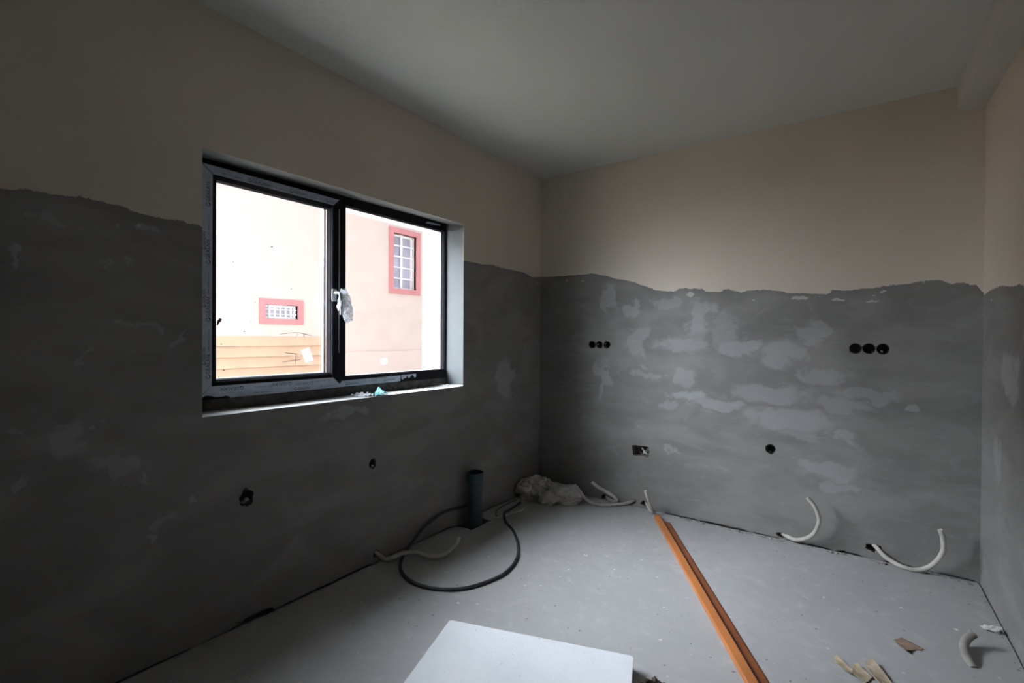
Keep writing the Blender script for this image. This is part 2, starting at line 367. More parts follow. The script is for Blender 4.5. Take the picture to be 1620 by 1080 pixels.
v = [c.verts.new(p) for p in ((.01, -2.581, .925), (.01, -.985, .925), (.01, -.985, 2.022), (.01, -2.581, 2.022), (-.18, -2.575, .925), (-.18, -.990, .925), (-.18, -.990, 2.050), (-.18, -2.575, 2.034))]
for f in ((0, 1, 2, 3), (7, 6, 5, 4), (0, 4, 5, 1), (1, 5, 6, 2), (2, 6, 7, 3), (3, 7, 4, 0)): c.faces.new([v[i] for i in f])
cut = [c]
cut.append(wall_hole_l(ragged(-2.405, .55, .034, 24, .16, .95, 1.12), .06))
cut.append(wall_hole_l(ragged(-1.731, .555, .027, 24, .16, .95, 1.15), .06))
cut.append(wall_hole_l(ragged(-1.705, .045, .02, 16, .25, 1.2, 1), .06))
for a0, a1, h in ((-2.95, -2.62, .010), (-2.58, -2.28, .012), (-2.27, -1.99, .010), (-1.97, -1.74, .010), (-1.66, -1.36, .008), (-1.34, -1.09, .008), (-.80, -.45, .008)):
    cut.append(wall_hole_l(foot_slot(a0, a1, h, 5.7), .04))
cut.append(wall_hole_l([(-2.46, -.01), (-2.45, .018), (-2.42, .012), (-2.395, .034), (-2.36, .040), (-2.33, .022), (-2.29, .014), (-2.285, -.01)], .05))
boolean(wl, cut)
wx = link('exterior_insulation', boxes(((-.38, -8.0, -.5), (-.1701, -2.56, 3.2)), ((-.38, -1.0, -.5), (-.1701, .3, 3.2)), ((-.38, -2.56, 2.02), (-.1701, -1.0, 3.2)), ((-.38, -2.56, -.5), (-.1701, -1.0, .955))), M_REVEAL, parent=wl, label='white plastered outer leaf around the window')
link('wall_right', boxes(((W, -8.0, -.15), (W+.2, 0, H+.1))), MW_R, kind='structure')
link('wall_front', boxes(((-.17, -8.2, -.15), (W+.2, -8.0, H+.1))), MW_R, kind='structure')
link('ceiling', boxes(((-.17, -8.0, H), (W+.2, 0, H+.3))), M_CEIL, kind='structure')
link('roof_slab', boxes(((-.38, -8.2, H+.3), (W+.2, .3, H+.6))), M_REVEAL, kind='structure').name = 'trim_2'
link('trim_1', boxes(((2.592, -8.0, H-.135), (W-.0005, -.0005, H-.0005))), M_BEAM, kind='structure')
# floor slab with an uneven shrinkage gap along the walls and a pit round the soil pipe
bm = bmesh.new(); pts = []
def gap(s, k): 
    g = .010+.012*noise.noise(Vector((s*2.3, k, 0)))+.004*noise.noise(Vector((s*30, k, 3)))
    return max(.0005, g)
n = 160
for i in range(n+1): pts.append((gap(i, 1.3) if False else gap(-8.0+7.99*i/n, 1.3), -8.0+7.99*i/n, 0))
for i in range(1, n+1): x = .012+(W-.02)*i/n; pts.append((x, -(gap(x*1.3, 7.7)+(.002 if x > 1.05 else 0))*(1.0 if x > .95 else .2), 0))
for i in range(1, n+1): y = -.01-7.99*i/n; pts.append((W-gap(y, 4.1)*.6, y, 0))
prism(bm, pts, (0, 0, -.12))
fl = link('floor', bm, M_FLOOR, kind='structure')
pit = bmesh.new(); prism(pit, [(-.01, -1.08, .01), (.05, -1.066, .01), (.10, -1.052, .01), (.142, -1.060, .01), (.150, -1.0, .01), (.146, -.93, .01), (.150, -.85, .01), (.10, -.858, .01), (-.01, -.84, .01)], (0, 0, -.10))
boolean(fl, [pit])
link('trim_3', boxes(((-.38, -8.2, -.3), (W+.2, .25, -.1505))), M_GRIME, kind='structure')

# ------------------------------------------------------------ window
win = link('window_1', boxes(((-.215, -2.579, .975), (-.155, -2.505, 2.048)), ((-.215, -1.003, .975), (-.155, -.9905, 2.048)),
    ((-.215, -2.505, 1.992), (-.155, -1.003, 2.048)), ((-.215, -2.505, .975), (-.155, -1.003, 1.032)), ((-.215, -1.88, 1.032), (-.155, -1.80, 1.992))), M_BLACK, kind='structure')
link('sill_profile', boxes(((-.205, -2.577, .926), (-.15, -.9905, .975))), M_GRIME, parent=win)
def ring_yz(y0, y1, z0, z1, w, x0, x1, bev=0.0):
    """mitred frame ring, glazing edge chamfered by bev"""
    bm = bmesh.new()
    prof = [(0, x0), (0, x1), (w-bev, x1), (w, x1-bev), (w, x0)]
    cs = [((y0, z0), (1, 1)), ((y1, z0), (-1, 1)), ((y1, z1), (-1, -1)), ((y0, z1), (1, -1))]
    R_ = [[bm.verts.new((x, cy+sy*d, cz+sz*d)) for d, x in prof] for (cy, cz), (sy, sz) in cs]
    for k in range(4):
        a, b = R_[k], R_[(k+1) % 4]
        for i in range(len(prof)): j = (i+1) % len(prof); bm.faces.new((a[i], a[j], b[j], b[i]))
    return bm
sash = link('sash', ring_yz(-2.535, -1.855, 1.0, 2.004, .043, -.154, -.130, .004), M_BLACK, parent=win)
link('glazing_bead', ring_yz(-2.490, -1.878, 1.040, 1.970, .022, -.184, -.136, .010), M_BLACK, parent=sash)
link('glazing_bead', ring_yz(-1.804, -.999, 1.028, 1.996, .008, -.190, -.158, .004), M_BLACK, parent=win)
link('gasket', boxes(((-.156, -1.853, 1.03), (-.1535, -1.838, 1.985))), M_GASKET, parent=win)
for (y0, y1, z0, z1, par) in ((-2.468, -1.914, 1.065, 1.950, sash), (-1.795, -1.011, 1.037, 1.989, win)):
    link('spacer', ring_yz(y0-.012, y1+.012, z0-.012, z1+.012, .012, -.206, -.190, 0), M_SPACER, parent=par)
    link('pane', boxes(((-.190, y0-.012, z0-.012), (-.1865, y1+.012, z1+.012))), M_GLASS, parent=par)
    link('pane', boxes(((-.2095, y0-.012, z0-.012), (-.206, y1+.012, z1+.012))), M_GLASS, parent=par)
# printed protective film
def poly_x(pts, x, th=.0006):
    bm = bmesh.new(); prism(bm, [(x, a, b) for a, b in pts], (th, 0, 0)); return bm
def glyphs(body, size):
    cu = bpy.data.curves.new('t', 'FONT'); cu.body = body; cu.size = size; cu.align_x = 'LEFT'; cu.resolution_u = 2
    o = bpy.data.objects.new('t', cu); COL.objects.link(o)
    dg = bpy.context.evaluated_depsgraph_get(); dg.update(); me = bpy.data.meshes.new_from_object(o.evaluated_get(dg))
    bpy.data.objects.remove(o); return me
G_TXT = glyphs('GEALAN', .0225); G_SMALL = glyphs('S 9000   Made in Germany', .0085)
def stamp(bm, x, y, z, u, v_, kind='big', s=1.0):
    """copies printed lettering onto the film plane"""
    u = Vector(u); v_ = Vector(v_); o = Vector((x, y, z))
    me = G_TXT if kind == 'big' else G_SMALL
    vm = [bm.verts.new(o+u*(q.co.x*s+(.020 if kind == 'big' else 0)*s)+v_*q.co.y*s) for q in me.vertices]
    for p in me.polygons:
        try: bm.faces.new([vm[i] for i in p.vertices])
        except ValueError: pass
    if kind == 'big':        # round mark in front of the word
        n = 14; c0 = o+u*.009*s+v_*.007*s
        out = []
        for i in range(n):
            a = math.radians(50+i*(300/(n-1)))
            out.append((c0+(u*math.cos(a)+v_*math.sin(a))*.0095*s, c0+(u*math.cos(a)+v_*math.sin(a))*(.0070 if i < 9 else .0045)*s))
        for (a, b), (a2, b2) in zip(out, out[1:]): bm.faces.new([bm.verts.new(q) for q in (a, a2, b2, b)])
def film(pts, x, parent, stamps):
    f = link('protective_film', poly_x(pts, x), M_FILM, parent=parent, label='grey blue protective film printed with dark lettering')
    bm = bmesh.new()
    for s in stamps: stamp(bm, x+.0009, *s)
    link('printed_lettering', bm, M_INK, parent=f)
Yp, Zp = (0, 1, 0), (0, 0, 1); Yn, Zn = (0, -1, 0), (0, 0, -1)
# sash: left stile, top rail, bottom rail, mitred
xs = -.1298; xo = -.1548
film([(-2.533, 1.002), (-2.493, 1.038), (-2.489, 1.964), (-2.533, 2.001)], xs, sash,
     [(-2.5, 1.07+.25*i, Zp, Yn) for i in range(4)] + [(-2.503, 1.19+.25*i, Zp, Yn, 'small') for i in range(3)] + [(-2.518, 1.13+.25*i, Zp, Yn, 'big', .75) for i in range(3)])
film([(-2.531, 2.003), (-2.487, 1.966), (-1.893, 1.966), (-1.857, 2.003)], xs, sash,
     [(-2.34+.20*i, 1.974+.002*(i % 2), Yp, Zp, 'big', .9) for i in range(3)] + [(-2.46+.21*i, 1.977, Yp, Zp, 'small') for i in range(3)])
film([(-2.531, 1.0005), (-2.495, 1.036), (-1.893, 1.036), (-1.857, 1.0005)], xs, sash,
     [(-2.13, 1.029, Yn, Zn, 'big', .9), (-2.01, 1.022, Yn, Zn, 'big', .9), (-2.36, 1.026, Yn, Zn, 'big', .9)] + [(-1.91, 1.026, Yn, Zn, 'small'), (-2.22, 1.020, Yn, Zn, 'small')])
jag = lambda y0, y1, n, z0, z1: [(y0+(y1-y0)*i/n, random.uniform(z0, z1)) for i in range(n+1)]
film([(-2.578, .999), (-2.578, .992)] + jag(-2.57, -2.41, 11, .979, .996) + [(-2.405, .976), (-1.50, .978), (-1.402, .980), (-1.402, 1.016), (-1.825, 1.012), (-1.83, .9995)], xo, win,
     [(-2.10, .984, Yp, Zp, 'big', .8), (-1.80, .987, Yp, Zp, 'big', .8), (-1.53, .990, Yp, Zp, 'big', .8), (-1.68, .996, Yp, Zp, 'small'), (-2.3, .986, Yp, Zp, 'small'), (-1.96, .988, Yp, Zp, 'small'), (-1.60, 1.008, Yp, Zp, 'small')])
film([(-1.395, 1.018), (-1.27, 1.019)] + jag(-1.27, -1.395, 10, .988, 1.012), xo, win, [])
film([(-2.578, 1.002), (-2.537, 1.002), (-2.537, 2.014), (-2.578, 2.03)], xo, win, [(-2.545, 1.1+.2*i, Zp, Yn) for i in range(4)])
film([(-1.19, 2.012), (-1.175, 2.028), (-1.05, 2.03), (-1.05, 2.022)], xo, win, [])
film([(-1.862, 1.17), (-1.857, 1.17), (-1.857, 1.95), (-1.862, 1.95)], xs, sash, [])
# handle wrapped in cloudy plastic
hb = bmesh.new()
box(hb, (-.130, -1.905, 1.448), (-.122, -1.877, 1.515))
bmesh.ops.bevel(hb, geom=hb.edges[:], offset=.003, segments=2, affect='EDGES')
hd = link('handle', hb, M_HANDLE, parent=sash, label='window handle with a metal lever')
bm = tube([(-.123, -1.891, 1.492), (-.095, -1.891, 1.492), (-.078, -1.89, 1.488), (-.072, -1.888, 1.465), (-.074, -1.884, 1.42), (-.078, -1.880, 1.375)], .0085, 12, hollow=False)
link('lever', bm, M_HANDLE, parent=hd, smooth=True)
def blob(center, rad, amp, freq, sub=5, flat=None, seed=0.0, ridge=True, fold=0):
    bm = bmesh.new(); bmesh.ops.create_icosphere(bm, subdivisions=sub, radius=1)
    for v in bm.verts:
        p = v.co.copy(); q = p*freq+Vector((seed, seed*.7, -seed))
        a = noise.noise(q); b_ = abs(noise.noise(q*2.1+Vector((5, 1, 2)))); c_ = abs(noise.noise(q*4.3))
        k = 1+amp*(a-.9*b_-.45*c_ if ridge else a)
        if fold:        # flat facets between sharp creases, as in stiff paper
            w = noise.voronoi(q*1.5)[0]; c2 = noise.voronoi(q*3.4)[0]
            k = 1+amp*(a*.5+.75*(w[1]-w[0])*0-.55*w[0]+.35*w[1]-.22*c2[0])
        v.co = Vector((p.x*rad[0]*k, p.y*rad[1]*k, p.z*rad[2]*k))+Vector(center)
        if flat is not None and v.co.z < flat: v.co.z = flat+(v.co.z-flat)*.03
    return bm
bm = blob((-.078, -1.868, 1.435), (.032, .046, .090), .6, 1.6, 4, seed=2.2)
for v in bm.verts:                      # narrow at the neck, hanging full at the bottom
    t_ = (v.co.z-1.36)/.15; v.co.y = -1.868+.022*(1-t_)+(v.co.y+1.868)*(1.25-.55*max(0, min(1, t_)))
link('plastic_wrap', bm, M_WRAP, parent=hd, smooth=False, label='crumpled clear plastic bag over the handle')
# marks on the glass
gx = -.1855
def strokes(name, segs, w, m_, par, **k):
    bm = bmesh.new()
    for s in segs:
        for (a, b) in zip(s, s[1:]):
            a = Vector((0, *a)); b = Vector((0, *b)); d = (b-a).normalized(); nn = Vector((0, -d.z, d.y))*w/2
            prism(bm, [(gx, *(a-nn).yz), (gx, *(b-nn).yz), (gx, *(b+nn).yz), (gx, *(a+nn).yz)], (.0004, 0, 0))
    return link(name, bm, m_, parent=par, **k)
strokes('marker_line', [[(-2.16, 1.268), (-2.11, 1.275), (-2.06, 1.277)], [(-2.08, 1.248), (-2.06, 1.277), (-1.985, 1.262)], [(-2.035, 1.279), (-2.025, 1.25)],
    [(-2.13, 1.175), (-2.06, 1.165)], [(-2.075, 1.17), (-2.075, 1.115)], [(-2.145, 1.128), (-2.045, 1.138)]], .003, M_LINE, sash)
st = link('sticker', poly_x([(-2.045, 1.185), (-2.0, 1.20), (-1.975, 1.13), (-2.02, 1.118)], gx), M_STICK, parent=sash)
link('smear', poly_x([(-2.475+.012*a-.006+.03, 1.316+.012*b) for a, b in ((0, -.9), (.5, -1), (.9, 0), (1.6, .6), (1.9, 1.6), (1.2, 1.9), (.4, 1.1))], gx), M_SMEAR, parent=sash)
bm = bmesh.new()
for y, z in ((-2.33, 1.28), (-2.28, 1.42), (-2.2, 1.7), (-2.38, 1.60), (-2.43, 1.22), (-2.1, 1.5), (-2.3, 1.33), (-2.42, 1.10)):
    r = random.uniform(.002, .0045); prism(bm, [(gx, y+a*.9, z+b) for a, b in ragged(0, 0, r, 8, .3)], (.0004, 0, 0))
link('dirt_speck', bm, M_SMEAR, parent=sash)['kind'] = 'stuff'
strokes('marker_line', [[(-1.70, 1.40), (-1.72, 1.38), (-1.69, 1.38)], [(-1.695, 1.41), (-1.695, 1.365)], [(-1.66, 1.41), (-1.635, 1.39), (-1.66, 1.375)], [(-1.56, 1.40), (-1.565, 1.35)], [(-1.53, 1.38), (-1.53, 1.35)],
    [(-1.45, 1.385), (-1.44, 1.385), (-1.44, 1.335)], [(-1.38, 1.33), (-1.36, 1.33), (-1.36, 1.355), (-1.375, 1.355)], [(-1.32, 1.36), (-1.295, 1.34), (-1.32, 1.32)], [(-1.295, 1.31), (-1.295, 1.30)]], .0018, M_LINE, win)
link('sticker', poly_x([(-1.535, 1.125), (-1.485, 1.13), (-1.475, 1.095), (-1.52, 1.085)], gx), M_STICK, parent=win)

# things on the window sill
def sheet(name, corners, lift, m_, th=.0012, n=14, amp=.004, seed=0., parent=None, bend=None):
    """crumpled sheet from four corners"""
    bm = bmesh.new(); g = []
    c = [Vector(q) for q in corners]
    for i in range(n+1):
        row = []
        for j in range(n+1):
            u, v_ = i/n, j/n; p = c[0].lerp(c[1], u).lerp(c[3].lerp(c[2], u), v_)
            q = Vector((u*4+seed, v_*4, seed)); d = abs(noise.noise(q))*2+noise.noise(q*2.3)*.5
            p.z += lift+max(0, amp*d)
            if bend: p.z += bend(u, v_)
            p.x += noise.noise(q*3)*.003; p.y += noise.noise(q*3+Vector((7, 7, 7)))*.003
            row.append(bm.verts.new(p))
        g.append(row)
    for i in range(n):
        for j in range(n): bm.faces.new((g[i][j], g[i+1][j], g[i+1][j+1], g[i][j+1]))
    bmesh.ops.recalc_face_normals(bm, faces=bm.faces)
    bmesh.ops.solidify(bm, geom=bm.faces[:], thickness=th)
    return link(name, bm, m_, parent=parent)
tag(sheet('paper_scrap', [(-.115, -1.80, .9262), (-.030, -1.79, .9262), (-.015, -1.705, .9262), (-.10, -1.695, .9262)], .0015, M_PAPER, amp=.014, seed=1.), 'crumpled white paper scrap on the window sill beside the teal piece', 'paper')
tag(sheet('teal_wrapper', [(-.075, -1.70, .9262), (-.006, -1.71, .9262), (-.006, -1.62, .9262), (-.085, -1.60, .9262)], .002, M_TEAL, amp=.008, seed=3.,
    bend=lambda u, v_: .040*max(0, 1-abs(v_-.7)*3.2)*(1-u*.8)), 'teal and white folded paper scrap standing on the window sill', 'paper')
tag(sheet('paper_scrap', [(-.140, -1.115, .9262), (-.09, -1.10, .9262), (-.055, -1.03, .9262), (-.11, -1.01, .9262)], .0015, M_PAPER, amp=.006, seed=9.), 'flat white paper scrap in the right corner of the window sill', 'paper')

# ------------------------------------------------------------ sockets in the walls
def cup(bm, o, ax, r, depth, rim=.0025):
    """open round box; o centre of the mouth, ax pointing into the wall"""
    ax = Vector(ax); N = Vector((0, 0, 1)); B = ax.cross(N); n = 24
    def rg(rr, d): return [bm.verts.new(Vector(o)+ax*d+(N*math.cos(2*math.pi*i/n)+B*math.sin(2*math.pi*i/n))*rr) for i in range(n)]
    L = [rg(r, depth), rg(r, 0), rg(r-rim, 0), rg(r-rim, depth-.003)]
    for a, b in zip(L, L[1:]):
        for i in range(n): bm.faces.new((a[i], a[(i+1) % n], b[(i+1) % n], b[i]))
    bm.faces.new(L[0]); bm.faces.new(L[-1])
def crumb(bm, c, r, seed):
    b2 = blob(c, (r, r*.8, r*.9), .7, 1.5, 2, seed=seed)
    me = bpy.data.meshes.new('x'); b2.to_mesh(me); b2.free(); bm.from_mesh(me); bpy.data.meshes.remove(me)
def socket(loc, ax, r, label, group, smear, depth=.055, inset=.003):
    t = thing('socket_box', label, 'socket box', loc, group)
    bm = bmesh.new(); cup(bm, Vector(ax)*inset, ax, r, depth); link('cup', bm, M_CUP, parent=t, smooth=False)
    A = Vector(ax); B = A.cross(Vector((0, 0, 1)))
    for k, (a, b, q) in enumerate(smear):
        bm = bmesh.new(); crumb(bm, B*a+Vector((0, 0, b))+A*(.012), q, k+loc[0]*3); link('plaster_blob', bm, M_LUMP, parent=t)
    for k in range(2):
        bm = bmesh.new()
        s = -1 if k else 1
        prism(bm, [tuple(A*(inset+.006)+B*(s*(r-.004)+dx)+Vector((0, 0, dz))) for dx, dz in ((-.003, -.006), (.003, -.006), (.003, .006), (-.003, .006))], tuple(A*.02))
        link('screw_tab', bm, M_CUP, parent=t)
g1 = 'row of three black socket boxes near the corner of the back wall'; g2 = 'row of three black socket boxes at the right of the back wall'
Y = (0, 1, 0); X = (-1, 0, 0)
names = ['left', 'middle', 'right']
for k in range(3):
    x, z, r = back_cups[k]
    socket((x, 0, z), Y, r-.002, 'round black socket box, %s of the three near the room corner' % names[k], g1, [[(.012, .022, .006)], [(-.014, .004, .007)], [(-.013, .008, .007), (-.012, -.014, .006)]][k])
for k in range(3):
    x, z, r = back_cups[3+k]
    socket((x, 0, z), Y, r-.002, 'round black socket box, %s of the three at the far right of the back wall' % names[k], g2, [[(.02, -.016, .003)], [(.015, -.018, .004)], [(-.004, -.014, .008)]][k])
x, z, r = back_cups[6]; socket((x, 0, z), Y, r-.002, 'single round black socket box low on the back wall', None, [(-.004, -.016, .005)])
socket((0, -2.405, .55), X, .030, 'dark round socket box low on window wall, nearer the camera', None, [(.004, -.012, .012), (-.01, -.02, .01)], .044, .013)
socket((0, -1.731, .555), X, .0245, 'dark round socket box low on window wall, nearer the corner', None, [(.004, -.014, .009)], .044, .013)
# rubble and flex in the broken rectangular hole
t = thing('wire_bundle', 'pale wires and rubble inside the broken rectangular hole of the back wall', 'wires', (.9, .03, .42))
for k, (a, b, c_, r) in enumerate(((.01, .02, -.012, .018), (.03, .015, -.022, .012), (-.01, .03, -.02, .014), (.02, .03, .012, .013))):
    bm = bmesh.new(); crumb(bm, (a, b, c_), r, k*2.1); link('rubble', bm, M_LUMPW, parent=t)
link('flex', tube([(-.03, .035, .01), (-.012, .0, .012), (.012, -.014, -.002), (.03, -.01, -.02), (.032, .03, -.03)], .0055, 8, .06), M_CONDUIT, parent=t, smooth=True)
link('flex', tube([(-.05, .04, -.02), (-.03, .01, -.018), (-.008, -.004, -.03), (.0, .03, -.033)], .004, 8, .0, False), M_SMEAR, parent=t, smooth=True)

# ------------------------------------------------------------ floor things
# soil pipe
t = thing('soil_pipe', 'short upright blue grey drain pipe standing in a pit by the window wall', 'pipe', (.083, -.95, -.09))
bm = bmesh.new(); n = 40
def lathe(bm, prof, n=40):
    R_ = [[bm.verts.new((r*math.cos(2*math.pi*i/n), r*math.sin(2*math.pi*i/n), z)) for i in range(n)] for r, z in prof]
    for a, b in zip(R_, R_[1:]+[R_[0]]):
        for i in range(n): bm.faces.new((a[i], a[(i+1) % n], b[(i+1) % n], b[i]))
lathe(bm, [(.050, 0), (.050, .355), (.0565, .365), (.0575, .43), (.0555, .436), (.052, .436), (.052, .37), (.046, .355), (.046, 0)])
link('tube', bm, M_PIPE, parent=t, smooth=False)
bm = bmesh.new(); lathe(bm, [(.0565, .368), (.0590, .370), (.0590, .385), (.0565, .387)]); link('socket_collar', bm, M_PIPE, parent=t)
bm = bmesh.new(); lathe(bm, [(.0405, .36), (.0515, .36), (.0515, .368), (.0405, .368)]); link('seal_ring', bm, M_CUP, parent=t)

CN = {
'A': [(-0.01, -1.704, 0.05), (0.02, -1.70, 0.04), (0.035, -1.675, 0.013), (0.065, -1.655, 0.018), (0.092, -1.595, 0.031), (0.140, -1.537, 0.028), (0.227, -1.515, 0.02), (0.281, -1.469, 0.025), (0.285, -1.411, 0.033), (0.283, -1.356, 0.05), (0.267, -1.317, 0.07)],
'B': [(0.495, -0.3, 0.17), (0.516, -0.27, 0.129), (0.538, -0.21, 0.056), (0.58, -0.166, 0.016), (0.66, -0.15, 0.012), (0.73, -0.081, 0.012), (0.786, -0.035, 0.02), (0.83, 0.03, 0.036)],
'C': [(0.555, -0.14, 0.165), (0.604, -0.12, 0.126), (0.662, -0.1, 0.099), (0.712, -0.09, 0.072), (0.728, -0.075, 0.044), (0.700, -0.05, 0.020), (0.645, -0.02, 0.018), (0.601, 0.03, 0.021)],
'D': [(0.973, -0.14, 0.179), (0.989, -0.125, 0.114), (1.006, -0.105, 0.053), (1.008, -0.082, 0.018), (0.966, -0.04, 0.020), (0.918, 0.03, 0.040)],
'E': [(1.945, -0.11, 0.318), (1.977, -0.11, 0.283), (1.995, -0.1, 0.239), (2.005, -0.09, 0.19), (1.989, -0.07, 0.123), (1.96, -0.055, 0.073), (1.913, -0.04, 0.037), (1.869, -0.03, 0.024), (1.80, 0.03, 0.024)],
'F': [(2.25, 0.03, 0.09), (2.278, 0.0, 0.069), (2.314, -0.03, 0.039), (2.355, -0.045, 0.02), (2.395, -0.06, 0.013), (2.448, -0.056, 0.013), (2.499, -0.06, 0.046), (2.531, -0.08, 0.1), (2.548, -0.1, 0.156), (2.549, -0.11, 0.199), (2.543, -0.12, 0.241), (2.533, -0.12, 0.274)],
'G': [(2.571, -0.724, 0.05), (2.552, -0.739, 0.035), (2.536, -0.772, 0.022), (2.529, -0.827, 0.015), (2.532, -0.865, 0.01), (2.545, -0.901, -0.006)],
'H': [(0.150, -0.835, 0.009), (0.182, -0.769, 0.009), (0.194, -0.704, 0.009), (0.217, -0.643, 0.009), (0.23, -0.581, 0.012), (0.229, -0.532, 0.03)]}
LB = {'A': ('cream wiring conduit lying on the floor across the black cable, below the window', .0115),
'B': ('cream wiring conduit bent over the right end of the crumpled sack', .0115),
'C': ('cream wiring conduit hooked at the back wall between sack and orange rail', .0115),
'D': ('short cream conduit hooked upright behind the far end of the orange rail', .0105),
'E': ('cream conduit curling up from the back wall base, left of the two tall ones', .0115),
'F': ('long cream conduit making a U near the right corner of the back wall', .0115),
'G': ('thick dusty conduit stub rising from the floor by the right wall', .015),
'H': ('thin cream conduit end on the floor between grey pipe and sack', .006)}
for k in CN:
    o = link('wiring_conduit', tube(CN[k], LB[k][1], 14, .05), M_DUSTY if k == 'G' else M_CONDUIT, smooth=True); tag(o, LB[k][0], 'conduit', 'cream wiring conduits coming out at the floor edge')
CAB = [(.012, -.93, .10), (0.014, -0.998, 0.106), (0.022, -1.205, 0.126), (0.03, -1.375, 0.089), (0.04, -1.477, 0.037), (0.064, -1.556, 0.010), (0.135, -1.647, 0.009), (0.222, -1.714, 0.009), (0.329, -1.749, 0.009), (0.434, -1.741, 0.009), (0.527, -1.702, 0.009), (0.604, -1.624, 0.009), (0.651, -1.506, 0.009), (0.666, -1.389, 0.009), (0.636, -1.26, 0.009), (0.579, -1.147, 0.009), (0.489, -1.031, 0.009), (0.373, -0.915, 0.009), (0.255, -0.831, 0.009), (0.18, -0.747, 0.024), (0.15, -0.66, 0.012), (0.135, -0.55, 0.009), (.12, -.46, .009)]
tag(link('power_cable', tube(CAB, .0085, 12, 0, False, .008), M_CABLE, smooth=True), 'thick dusty black cable lying in a wide loop on the concrete floor', 'cable')
tag(link('thin_wire', tube([(.165, -.80, .003), (.10, -.74, .003), (.06, -.66, .003), (.05, -.52, .003), (.06, -.43, .004)], .003, 8, 0, False, .01), M_THIN, smooth=True), 'thin dark wire on the floor beside the grey pipe', 'wire')
# crumpled sack
sk = thing('crumpled_sack', 'crumpled dusty grey sack lying in the corner of the room', 'sack', (.26, -.24, 0))
b1 = blob((-.135, -.06, .07), (.135, .115, .105), .55, 1.3, 5, flat=.002, seed=4.1, fold=1)
link('bunched_end', b1, M_SACK, parent=sk)
b1 = blob((.09, .025, .05), (.20, .115, .080), .5, 1.1, 5, flat=.002, seed=8.6, fold=1)
link('flat_end', b1, M_SACK, parent=sk)
sheet('loose_fold', [(-.06, -.14, .001), (.10, -.16, .001), (.12, -.06, .05), (-.03, -.04, .08)], .002, M_SACK, amp=.022, seed=5, parent=sk)
sheet('loose_fold', [(-.12, -.10, .13), (-.01, -.09, .10), (.03, .0, .11), (-.08, .03, .15)], .004, M_SACK, amp=.02, seed=6, parent=sk)
# orange rail
d = Vector((.5066, -.862, 0)); pn = Vector((.862, .507, 0)); o0 = Vector((1.034, -.137, 0))
def strip(a0, a1, prof, name, m_, parent, jit=0.0):
    bm = bmesh.new(); R_ = []
    n = 30
    for i in range(n+1):
        s = a0+(a1-a0)*i/n
        R_.append([bm.verts.new(d*s+pn*(p+(random.uniform(-jit, jit) if z < .009 else 0))+Vector((0, 0, z))) for p, z in prof])
    k = len(prof)
    for a, b in zip(R_, R_[1:]):
        for i in range(k): bm.faces.new((a[i], a[(i+1) % k], b[(i+1) % k], b[i]))
    bm.faces.new(R_[0]); bm.faces.new(R_[-1][::-1])
    return link(name, bm, m_, parent=parent)
t = thing('orange_rail', 'long orange timber rail lying across the floor to the back wall', 'wooden rail', tuple(o0))
strip(0, 2.35, [(0, 0), (.001, .017), (.004, .020), (.036, .024), (.040, .021), (.040, 0)], 'rail', M_ORANGE, t)
strip(.085, 2.33, [(.0402, 0), (.0402, .010), (.083, .006), (.092, .0015), (.092, 0)], 'flange', M_ORANGE2, t)['label'] = 'darker orange brown flange'
# white foam board
fb = bmesh.new()
u = Vector((.9475, .3198, 0)); w_ = Vector((.3198, -.9475, 0)); c0 = Vector((.765, -1.926, .0))
oc = []
L_, S_ = .763, 1.2
for (cx, cy, a0) in ((.012, .012, 180), (L_-.014, .014, 270), (L_-.012, S_-.012, 0), (.012, S_-.012, 90)):
    for k in range(6):
        a = math.radians(a0+k*18); oc.append((cx+.012*math.cos(a), cy+.012*math.sin(a)))
pts = []
for i, (a, b) in enumerate(oc):
    pts.append((a, b)); a2, b2 = oc[(i+1) % len(oc)]; dd = math.hypot(a2-a, b2-b)
    if dd > .1:
        k = 40
        for j in range(1, k): q = j/k; e = .0012*noise.noise(Vector((a*9+q*30, b*9, 3))); pts.append((a+(a2-a)*q+e, b+(b2-b)*q+e))
prism(fb, [tuple(c0+u*a+w_*b) for a, b in pts], (0, 0, .05))
tag(link('foam_board', fb, M_EPS), 'large white foam insulation board lying flat on the floor in the foreground', 'foam board')
tag(link('dark_clump', blob((1.625, -1.80, .035), (.060, .055, .045), .8, 1.5, 4, flat=.001, seed=5.5), M_CLUMP), 'small dark brown crumpled rag on the floor against the foam board', 'clump')  # stands for an unidentified dark patch beside the board

